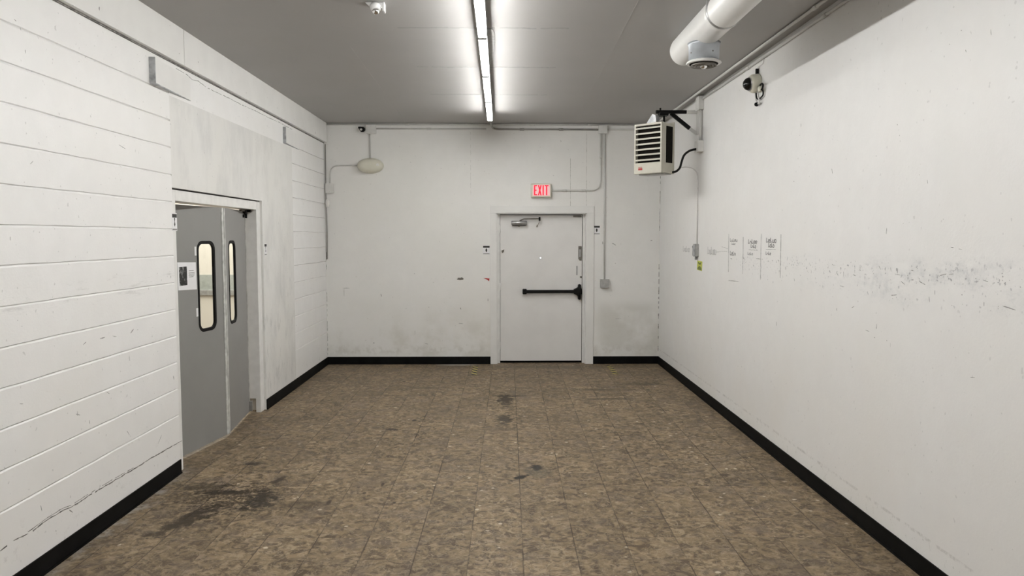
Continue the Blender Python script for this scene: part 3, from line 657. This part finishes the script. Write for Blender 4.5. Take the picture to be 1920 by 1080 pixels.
def jbox(a, b, mat, label, name='junction_box', screws=True, cover='y-', cat='junction box'):
    a, b = Vector(a), Vector(b); cx = (a+b)/2
    t = thing(name, cx, label, cat)
    MB().box(a, b).build('back_box', mat, t, .004)
    lo_, hi_ = [min(a[i], b[i]) for i in range(3)], [max(a[i], b[i]) for i in range(3)]
    mb = MB(); sc = MB()
    if cover == 'y-':
        y = lo_[1]; mb.box((lo_[0]-.003, y-.003, lo_[2]-.003), (hi_[0]+.003, y, hi_[2]+.003))
        for z in (lo_[2]+.015, hi_[2]-.015): sc.lathe([(.004, 0), (.003, .002)], 8, (cx.x, y-.003, z), (0, -1, 0))
    else:
        x = lo_[0]; mb.box((x-.003, lo_[1]-.003, lo_[2]-.003), (x, hi_[1]+.003, hi_[2]+.003))
        for z in (lo_[2]+.015, hi_[2]-.015): sc.lathe([(.004, 0), (.003, .002)], 8, (x-.003, cx.y, z), (-1, 0, 0))
    cv = mb.build('cover', mat, t, .002); tag(sc.build('screws', 'steel', cv), kind='stuff')
    return t
jbox((-1.870, D-.05, 3.252), (-1.738, D, 3.368), 'box', 'square white box above the oval emergency light')
jbox((1.374, D-.05, 3.262), (1.494, D, 3.366), 'box', 'square white box at the top of the far wall, right of the door')
jbox((1.415, D-.055, 1.098), (1.535, D, 1.216), 'box_grey', 'grey square box low on the wall right of the exit door')
jbox((-2.446, D-.05, 2.432), (-2.338, D, 2.560), 'box', 'small white box by the left corner, below the bent conduit')
conduit([(.712, yb, 2.470), (1.408, yb, 2.470), (1.408, yb, 3.262)], .012, 'pipe', 'bent white conduit from the EXIT sign up to the square box', .14, [((.90, yb, 2.47), (1, 0, 0)), ((1.17, yb, 2.47), (1, 0, 0)), ((1.408, yb, 2.95), (0, 0, 1))])
conduit([(1.462, yb, 3.262), (1.474, yb, 1.216)], .010, 'pipe', 'straight white conduit running down to the grey box', 0)
conduit([(-1.826, yb, 3.252), (-1.822, yb, 2.90)], .009, 'pipe', 'short vertical conduit above the oval emergency light', 0)
conduit([(-1.99, yb, 2.815), (-2.385, yb, 2.815), (-2.392, yb, 2.56)], .009, 'pipe', 'bent conduit left of the oval emergency light', .13)
t = thing('cable', (XL+.03, D-.02, 2.35), 'thin grey cable down the far left corner with a round white fitting', 'cable')
MB().tube([(XL+.020, D-.012, 3.11), (XL+.022, D-.014, 2.4), (XL+.028, D-.014, 1.9), (XL+.02, D-.012, 1.5)], .007, 6).build('cable', 'pipe_grey', t)
MB().lathe([(.012, -.055), (.024, -.045), (.030, -.01), (.030, .03), (.018, .05), (.010, .055)], 14, (XL+.040, D-.032, 2.285), (0, 0, 1)).build('fitting', 'box', t)

# emergency light, oval
t = thing('emergency_light', (-1.823, D, 2.81), 'oval cream emergency light on the far wall', 'emergency light')
mb = MB(); rings = []
for k in range(9):
    a = k / 8 * math.pi / 2; dd, sc_ = .105 * math.sin(a), math.cos(a) ** .45 if k < 8 else .05
    rings.append([(-1.823 + .180*sc_*math.copysign(abs(math.cos(p))**.9, math.cos(p)), D - .012 - dd, 2.810 + .103*sc_*math.copysign(abs(math.sin(p))**.9, math.sin(p))) for p in [2*math.pi*i/36 for i in range(36)]])
mb.loft(rings); mb.build('body', 'cream', t)
mb = MB(); mb.loft([[(-1.823 + .186*math.cos(p), D - w, 2.810 + .109*math.sin(p)) for p in [2*math.pi*i/36 for i in range(36)]] for w in (0, .016)], smooth=False); mb.build('back_plate', 'cream', t)
MB().lathe([(.030, 0), (.030, .012), (.016, .022)], 16, (-1.715, D-.088, 2.815), (.35, -1, 0)).build('lamp_head', 'white_plastic', t)
MB().lathe([(.022, 0), (.022, .010), (.010, .016)], 16, (-1.955, D-.078, 2.800), (-.35, -1, 0)).build('test_button', 'bronze', t)

# small round sensor beside the top left box
t = thing('sensor', (-1.925, D-.03, 3.315), 'small black round sensor with a shiny eye, left of the top box', 'sensor')
MB().lathe([(.030, 0), (.036, .02), (.036, .05), (.024, .062)], 18, (-1.918, D-.005, 3.315), (-.25, -1, -.15)).build('body', 'black_metal', t)
MB().lathe([(.018, 0), (.017, .010), (.008, .018)], 14, (-1.934, D-.064, 3.307), (-.25, -1, -.15)).build('lens', 'chrome', t)
MB().box((-1.985, D-.03, 3.325), (-1.94, D, 3.350)).build('mount', 'black_metal', t, .003)

# wall signs: header, pictogram, foot line
def wall_sign(c, w, h, to, label, glyph, group=None):
    t = thing('wall_sign', to(c[0], c[1], 0), label, 'sign', group)
    bx = lambda a0, a1, z0, z1, w0, w1: MB().loft([[to(c[0]+a0, c[1]+z0, q), to(c[0]+a1, c[1]+z0, q), to(c[0]+a1, c[1]+z1, q), to(c[0]+a0, c[1]+z1, q)] for q in (w0, w1)], smooth=False)
    bx(-w/2, w/2, -h/2, h/2, 0, .0015).build('plate', 'paper', t)
    bx(-w*.46, w*.46, h*.24, h*.44, .0016, .0022).build('header', 'ink', t)
    g = MB(); g.loft([[to(c[0] + a*w, c[1] + b*h, q) for a, b in glyph] for q in (.0016, .0022)], smooth=False); g.build('pictogram', 'ink', t)
    bx(-w*.44, w*.44, -h*.46, -h*.38, .0016, .0022).build('foot_line', 'ink_grey', t)
    return t
drop = [(-.13, -.03), (-.10, .08), (0, .20), (.10, .08), (.13, -.03), (.09, -.16), (0, -.26), (-.09, -.16)]
slim = [(-.10, .20), (.0, .24), (.10, .18), (.03, .02), (.13, -.14), (.0, -.26), (-.12, -.16), (-.03, 0)]
wall_sign((-.203, 1.632), .100, .128, onB, 'small white sign with a black header, on the far wall left of the exit door', drop)
wall_sign((1.362, 1.915), .092, .130, onB, 'small white sign with a black header, on the far wall right of the exit door', drop)
wall_sign((5.700, 1.930), .085, .135, onL, 'small white sign at the near edge of the grey double doors', slim)
wall_sign((7.872, 1.685), .075, .125, onL, 'small white sign on the left wall just beyond the grey double doors', slim)
# torn scraps on the far wall
mb = MB(); mb.loft([[onB(x_, z_, q) for x_, z_ in ((-.622, 1.212), (-.60, 1.238), (-.575, 1.232), (-.555, 1.245), (-.528, 1.228), (-.530, 1.210), (-.58, 1.204))] for q in (0, .003)], smooth=False)
tag(mb.build('torn_scrap', 'bronze'), 'small torn grey scrap stuck on the far wall', 'scrap')
mb = MB(); mb.loft([[onB(x_, z_, q) for x_, z_ in ((-.245, 1.232), (-.16, 1.226), (-.165, 1.188), (-.195, 1.212))] for q in (0, .003)], smooth=False)
tag(mb.build('torn_tape', 'red'), 'small torn red tape scrap beside the exit door casing', 'tape')

# ---------------------------------------------------------------- right wall: conduit, boxes, outlet
xr = XR - .013
conduit([(xr, YB+.05, 3.350), (xr, 8.36, 3.350)], .012, 'pipe', 'white conduit along the top of the right wall', 0, [((xr, 5.25, 3.35), (0, 1, 0)), ((xr, 6.85, 3.35), (0, 1, 0))])
jbox((XR-.055, 8.37, 3.235), (XR, 8.52, 3.385), 'box', 'white box high on the right wall above the heater', cover='x-')
conduit([(XR-.022, 8.42, 3.24), (XR-.022, 8.42, 2.89)], .016, 'pipe', 'short vertical white conduit between two boxes by the heater', 0)
jbox((XR-.065, 8.355, 2.765), (XR, 8.495, 2.890), 'box', 'small white box beside the heater where the black cable enters', cover='x-')
conduit([(XR-.012, 8.53, 1.73), (XR-.012, 8.53, 2.45), (XR-.02, 8.53, 2.545), (XR-.07, 8.53, 2.60), (XR-.15, 8.52, 2.612), (XR-.23, 8.50, 2.600), (XR-.262, 8.48, 2.575)], .006, 'cable_white', 'thin white cable looping from the heater down the right wall', .05, name='cable', cat='cable')
t = thing('wall_outlet', (XR, 8.53, 1.66), 'narrow grey metal outlet box on the right wall above the yellow sticker', 'outlet')
MB().box((XR-.045, 8.485, 1.590), (XR, 8.575, 1.735)).build('back_box', 'box_grey', t, .006)
MB().box((XR-.050, 8.480, 1.600), (XR-.045, 8.580, 1.720)).build('cover', 'galv', t, .003)
for y_, z_ in ((8.70, 1.700), (8.66, 1.622)): MB().lathe([(.014, 0), (.014, .012), (.008, .02)], 10, (XR, y_, z_), (-1, 0, 0)).build('knob', 'black_metal', t)
MB().tube([(XR-.02, 8.53, 1.59), (XR-.02, 8.53, 1.555)], .014).build('connector', 'galv', t)
t = thing('warning_sticker', (XR, 8.42, 1.487), 'yellow green sticker on the right wall below the outlet box', 'sticker')
MB().loft([[onR(y_, z_, q) for y_, z_ in ((8.34, 1.432), (8.545, 1.440), (8.535, 1.545), (8.325, 1.540))] for q in (0, .0015)], smooth=False).build('sheet', 'yellow', t)
mb = MB()
mb.loft([[onR(y_, z_, q) for y_, z_ in ((8.39, 1.505), (8.43, 1.498), (8.50, 1.515), (8.50, 1.535), (8.43, 1.52), (8.36, 1.537))] for q in (.0016, .0022)], smooth=False)
mb.loft([[onR(y_, z_, q) for y_, z_ in ((8.35, 1.440), (8.52, 1.445), (8.52, 1.462), (8.44, 1.490), (8.36, 1.465))] for q in (.0016, .0022)], smooth=False)
mb.build('printing', 'olive', t)

# pencil lines and handwriting on the right wall
for y_, z0, z1, yy in ((7.375, 1.47, 1.85, 7.365), (6.932, 1.47, 1.815, 6.925), (6.452, 1.445, 1.845, 6.448), (5.996, 1.485, 1.84, 5.992)):
    mb = MB(); ribbon(mb, [(y_, z1), (yy, z0)], .016, onR, random.Random(int(y_*10))); tag(mb.build('pencil_line', 'pencil', wr), 'faint vertical pencil line')
WORDS = [(7.331, 7.099, 1.803, 1.772), (7.277, 7.161, 1.762, 1.741), (7.322, 7.139, 1.679, 1.637), (6.79, 6.549, 1.795, 1.756), (6.715, 6.574, 1.752, 1.718), (6.798, 6.653, 1.679, 1.654), (6.325, 6.092, 1.81, 1.77), (6.272, 6.137, 1.765, 1.73), (6.331, 6.205, 1.693, 1.666), (9.217, 8.904, 1.702, 1.637), (8.12, 7.797, 1.71, 1.63)]
def scribble(mb, w, rng):
    ya, yz, zt, zbm = w; n = max(4, int(abs(yz-ya)/.045)); xh = (zt-zbm) * .5
    x = ya; st = (yz-ya)/n; th = min(.0075, (zt-zbm)*.2)
    for k in range(n):
        kind = rng.choice('nnoue' ) if k not in (0, n//2) else 'l'
        top = zt if kind == 'l' else zbm + xh*1.25
        y0_, y1_ = x + st*.12, x + st*.85
        strokes = {'l': [[(y0_, top), (y0_, zbm), (y1_, zbm + xh*.3)]], 'n': [[(y0_, zbm), (y0_, top), (y1_, top*.6+zbm*.4), (y1_, zbm)]],
                   'o': [[(y0_, zbm), (y1_, zbm), (y1_, top), (y0_, top), (y0_, zbm)]], 'u': [[(y0_, top), (y0_, zbm), (y1_, zbm), (y1_, top)]],
                   'e': [[(y1_, zbm), (y0_, zbm), (y0_, top), (y1_, top), (y1_, (top+zbm)/2), (y0_, (top+zbm)/2)]]}[kind]
        for s_ in strokes:
            for a, b in zip(s_, s_[1:]):
                dy, dz = b[0]-a[0], b[1]-a[1]; l = math.hypot(dy, dz) or 1; ny, nz = -dz/l*th/2*1.8, dy/l*th/2
                v = [mb.V(onR(p[0]+q*ny, p[1]+q*nz, .0009)) for p, q in ((a, 1), (b, 1), (b, -1), (a, -1))]; mb.bm.faces.new(v)
        x += st
for idx, mat in (((0, 1, 2), 'marker'), ((3, 4, 5), 'marker'), ((6, 7, 8), 'marker'), ((9,), 'marker_faint'), ((10,), 'marker_faint')):
    mb = MB(); rg_ = random.Random(idx[0]+11)
    for i in idx: scribble(mb, WORDS[i], rg_)
    if idx[0] == 10: ribbon(mb, [(7.80, 1.655), (7.62, 1.668), (7.42, 1.672)], .006, onR, rg_); ribbon(mb, [(7.6, 1.715), (7.40, 1.70)], .006, onR, rg_)
    if idx[0] in (3, 6): a = WORDS[idx[1]]; ribbon(mb, [(a[0]+.06, a[3]-.02), (a[1]-.04, a[3]-.018)], .004, onR, rg_)
    tag(mb.build('handwriting', mat, wr), 'black handwritten words' if mat == 'marker' else 'faint handwritten word')

# security camera
CY, CZ = 6.60, 3.160
t = thing('security_camera', (XR, CY, CZ), 'cream dome security camera with loose cables on the right wall', 'camera')
ax = Vector((-1, -.05, -.10)).normalized(); base = Vector((XR, CY, CZ))
MB().lathe([(.078, 0), (.082, .012), (.080, .060), (.070, .078), (.058, .084)], 28, base, ax).build('base', 'cream', t)
MB().lathe([(.056, .080), (.056, .098), (.047, .118), (.030, .134), (.010, .141)], 28, base, ax).build('dome', 'lens_black', t)
MB().lathe([(.060, .078), (.061, .088), (.056, .090)], 28, base, ax).build('dome_ring', 'steel', t)
MB().box((XR-.03, CY-.01, CZ+.075), (XR-.005, CY+.015, CZ+.125)).build('gland', 'black_metal', t, .004)
MB().tube([(XR-.018, CY, CZ+.12), (XR-.012, CY-.03, CZ+.14), (XR-.010, CY-.13, 3.30), (XR-.010, CY-.14, 3.334)], .004, 6, .03).build('feed_cable', 'cable_white', t)
for k, (pts, r_, mt) in enumerate((([(-.02, -.05, -.075), (-.018, -.16, -.12), (-.018, -.17, -.17), (-.022, -.07, -.20), (-.02, .0, -.165), (-.02, .01, -.08)], .0065, 'black_metal'),
                              ([(-.022, -.06, -.07), (-.03, -.16, -.04), (-.03, -.20, -.07), (-.028, -.16, -.11), (-.02, -.07, -.10)], .0075, 'rubber'),
                              ([(-.02, -.03, -.10), (-.03, -.09, -.18), (-.028, -.11, -.235), (-.02, -.05, -.245), (-.02, .01, -.20), (-.02, .03, -.09)], .0065, 'cable_white'))):
    MB().tube([(XR+a, CY+b, CZ+c_*.78) for a, b, c_ in pts], r_, 7, .05).build('loose_cable', mt, t)
MB().lathe([(.014, 0), (.020, .01), (.020, .04), (.012, .05)], 12, (XR-.03, CY-.13, CZ-.100), (0, .3, 1)).build('connector', 'cream', t)
MB().lathe([(.012, 0), (.018, .006), (.016, .026), (.008, .03)], 12, (XR-.03, CY-.05, CZ-.192), (0, 1, .2)).build('plug', 'black_metal', t)

# ---------------------------------------------------------------- unit heater on its bracket
hc = Vector((1.742, 8.512, 0)); yaw = R(45)
HM = Matrix.Translation((hc.x, hc.y, 0)) @ Matrix.Rotation(-yaw, 4, 'Z')     # local -y is the louvred front
W2, D2, ZB, ZT = .178, .130, 2.530, 3.085
t = thing('unit_heater', (hc.x, hc.y, ZB), 'beige electric unit heater with louvres on a black wall bracket', 'heater')
mb = MB(HM)
mb.box((-W2, -D2+.05, ZB), (W2, D2, ZT)); body = mb.build('cabinet', 'heater', t, .010)
mb = MB(HM)
fz0, fz1 = ZB + .120, ZT - .022
mb.prism([(-W2-.004, ZB-.003), (W2+.004, ZB-.003), (W2+.004, ZT+.003), (-W2-.004, ZT+.003)], [[(-W2+.016, fz0), (W2-.016, fz0), (W2-.016, fz1), (-W2+.016, fz1)]], lambda u, v, w: (u, -D2 + w, v), .052)
front = mb.build('front_panel', 'heater', t, .004)
mb = MB(HM).box((-W2+.018, -D2+.044, fz0), (W2-.018, -D2+.052, fz1)).build('dark_core', 'heater_dk', front)
n = 7
for k in range(n):
    z = fz0 + (k + .55) * (fz1 - fz0) / n
    mb = MB(HM); mb.box((-W2+.017, -D2+.002, z-.010), (W2-.017, -D2+.006, z+.008)).box((-W2+.017, -D2+.006, z+.004), (W2-.017, -D2+.030, z+.008))
    mb.build('louvre', 'heater', front)
lg = MB(HM).box((-W2+.055, -D2-.0025, ZB+.040), (-W2+.110, -D2-.001, ZB+.062)).build('badge', 'red', front)
MB(HM).box((-W2+.056, -D2-.0024, ZB+.068), (-W2+.108, -D2-.001, ZB+.074)).build('badge_line', 'red', front)
for sx in (1, -1):
    mb = MB(HM).box((sx*W2, -.035, ZB+.115), (sx*(W2+.003), .095, ZT-.035)); vt = mb.build('side_vent', 'heater_dk', body)
mb = MB(HM).box((-W2-.004, D2-.016, ZB-.004), (W2+.004, D2+.004, ZT+.018)).build('rear_flange', 'heater', t, .003)
mb = MB(HM).box((-W2+.02, -D2+.06, ZB-.012), (W2-.02, D2-.02, ZB)).build('bottom_cover', 'box_grey', t, .004)
# bracket
BZ = 3.240
br = thing('wall_bracket', (XR, 8.60, 3.10), 'black and white steel wall bracket carrying the heater', 'bracket')
MB().box((1.775, 8.585, BZ-.018), (2.125, 8.625, BZ+.018)).build('arm', 'black_metal', br, .002)
MB().box((2.125, 8.585, BZ-.018), (XR-.02, 8.625, BZ+.018)).build('painted_arm_end', 'box', br, .002)
MB().box((XR-.020, 8.580, 2.985), (XR, 8.630, 3.265)).build('wall_plate', 'box', br, .002)
A_, B_, C_ = Vector((1.945, 8.605, BZ-.012)), Vector((2.165, 8.605, 3.055)), Vector((XR-.012, 8.605, 2.992))
def strut(a, b, wd, dp, nm, mt):
    d_ = (b-a).normalized(); u_ = Vector((0, 1, 0)); v_ = d_.cross(u_)
    MB().loft([[p + u_*s1*dp/2 + v_*s2*wd/2 for s1, s2 in ((-1, -1), (1, -1), (1, 1), (-1, 1))] for p in (a, b)], smooth=False).build(nm, mt, br, .002)
strut(A_, B_, .042, .030, 'brace', 'black_metal'); strut(B_, C_, .034, .028, 'painted_brace_end', 'box')
MB().tube([(1.825, 8.60, BZ+.018), (1.825, 8.60, BZ+.045)], .010, 8).build('bolt', 'black_metal', br)
MB().box((1.80, 8.50, BZ-.055), (1.90, 8.62, BZ-.018)).build('hanger_clamp', 'black_metal', br, .004)
MB().tube([(1.86, 8.56, BZ-.05), (1.86, 8.55, ZT)], .012, 8).build('hanger_rod', 'black_metal', br)
mb = MB(HM); mb.loft([[(x_, y_, z_) for x_, z_ in ((-.10, ZT-.002), (.05, ZT-.002), (.035, ZT+.10), (-.01, ZT+.115), (-.045, ZT+.07))] for y_ in (-.035, .035)], smooth=False).build('top_hanger', 'galv', t, .003)
mb = MB().tube([(XR-.06, 8.42, 2.800), (XR-.13, 8.43, 2.79), (XR-.20, 8.44, 2.74), (XR-.225, 8.44, 2.66), (XR-.245, 8.43, 2.585), (XR-.29, 8.45, 2.545), (XR-.36, 8.48, 2.548)], .0125, 10, .05)
tag(mb.build('cable', 'rubber'), 'thick black flexible cable from the wall box into the heater', 'cable')

# ---------------------------------------------------------------- round air duct
DX, DZc, DR = 1.452, 3.283, .1155
YE = 6.02
t = thing('air_duct', (DX, YE, DZc), 'large white round air duct hung below the ceiling', 'duct')
prof = [(DR*.55, 0), (DR*.85, .012), (DR*.97, .03), (DR, .055), (DR, 1.02), (DR*1.012, 1.025), (DR*1.012, 1.05), (DR, 1.055), (DR, 3.4), (DR*1.012, 3.405), (DR*1.012, 3.43), (DR, 3.435), (DR, YE-YB-.02)]
MB().lathe(prof, 48, (DX, YE, DZc), (0, -1, 0)).build('pipe', 'duct', t)
for yy in (4.93, 2.2):
    mb = MB(); mb.lathe([(DR+.001, 0), (DR+.006, .002), (DR+.006, .022), (DR+.001, .024)], 40, (DX, yy, DZc), (0, -1, 0)); mb.build('hanger_strap', 'steel', t)
    MB().box((DX-DR-.004, yy-.022, DZc), (DX-DR+.000, yy-.004, H)).build('strap_end', 'steel', t)
CYd = 5.40
co = MB().lathe([(.116, .012), (.112, -.006), (.108, -.012), (.106, -.125)], 32, (DX, CYd, DZc-DR*.86), (0, 0, 1)).build('diffuser_collar', 'duct_grey', t)
zc = DZc - DR*.86 - .125
MB().lathe([(.106, .012), (.120, .004), (.124, -.004), (.118, -.010), (.100, -.010)], 32, (DX, CYd, zc), (0, 0, 1)).build('rim', 'duct', co)
MB().lathe([(.101, .0), (.101, -.0115)], 32, (DX, CYd, zc), (0, 0, 1)).build('throat', 'heater_dk', co)
for r_ in (.088, .067, .046):
    MB().lathe([(r_, -.0115), (r_+.004, -.026), (r_-.004, -.026), (r_-.006, -.0115)], 28, (DX, CYd, zc), (0, 0, 1)).build('vane', 'bronze', co)
MB().lathe([(.026, -.012), (.026, -.030), (.012, -.042)], 16, (DX, CYd, zc), (0, 0, 1)).build('center_cone', 'chrome', co)
for a in (20, 110, 200, 290):
    MB().lathe([(.006, 0), (.005, .003)], 8, (DX+.106*math.cos(R(a)), CYd+.106*math.sin(R(a)), zc+.06), (math.cos(R(a)), math.sin(R(a)), 0)).build('screw', 'bronze', co)

# small fitting on the ceiling at the left
t = thing('ceiling_sensor', (-.86, 5.26, H), 'small white ceiling fitting with a chrome ball, left of the strip light', 'sensor')
mb = MB(); mb.loft([[(-.93, 5.22, H), (-.78, 5.22, H), (-.775, 5.33, H), (-.925, 5.33, H)], [(-.90, 5.215, H-.030), (-.785, 5.205, H-.055), (-.780, 5.30, H-.055), (-.90, 5.32, H-.030)]], smooth=False).build('bracket', 'white_plastic', t, .005)
MB().lathe([(.046, -.01), (.048, .02), (.034, .045)], 20, (-.845, 5.23, H-.035), (.25, -.55, -.9)).build('head', 'white_plastic', t)
MB().lathe([(.030, .0), (.031, .012), (.022, .026), (.008, .032)], 18, (-.838, 5.21, H-.074), (.2, -.6, -.9)).build('lens', 'chrome', t)
MB().box((-.782, 5.215, H-.075), (-.765, 5.29, H)).build('side_plate', 'white_plastic', t, .003)

t.scale = (.8, .8, .8); t.location.y = 5.20

# hazard tape on the floor
for x0_, x1_, y0_, y1_, lb in ((-.392, -.320, 9.72, 10.42, 'worn yellow and black tape on the floor left of the exit door'), (1.490, 1.560, 9.76, 10.42, 'worn yellow and black tape on the floor right of the exit door')):
    tag(MB().box((x0_, y0_, 0), (x1_, y1_, .0015)).build('hazard_tape', 'tape'), lb, 'floor tape')
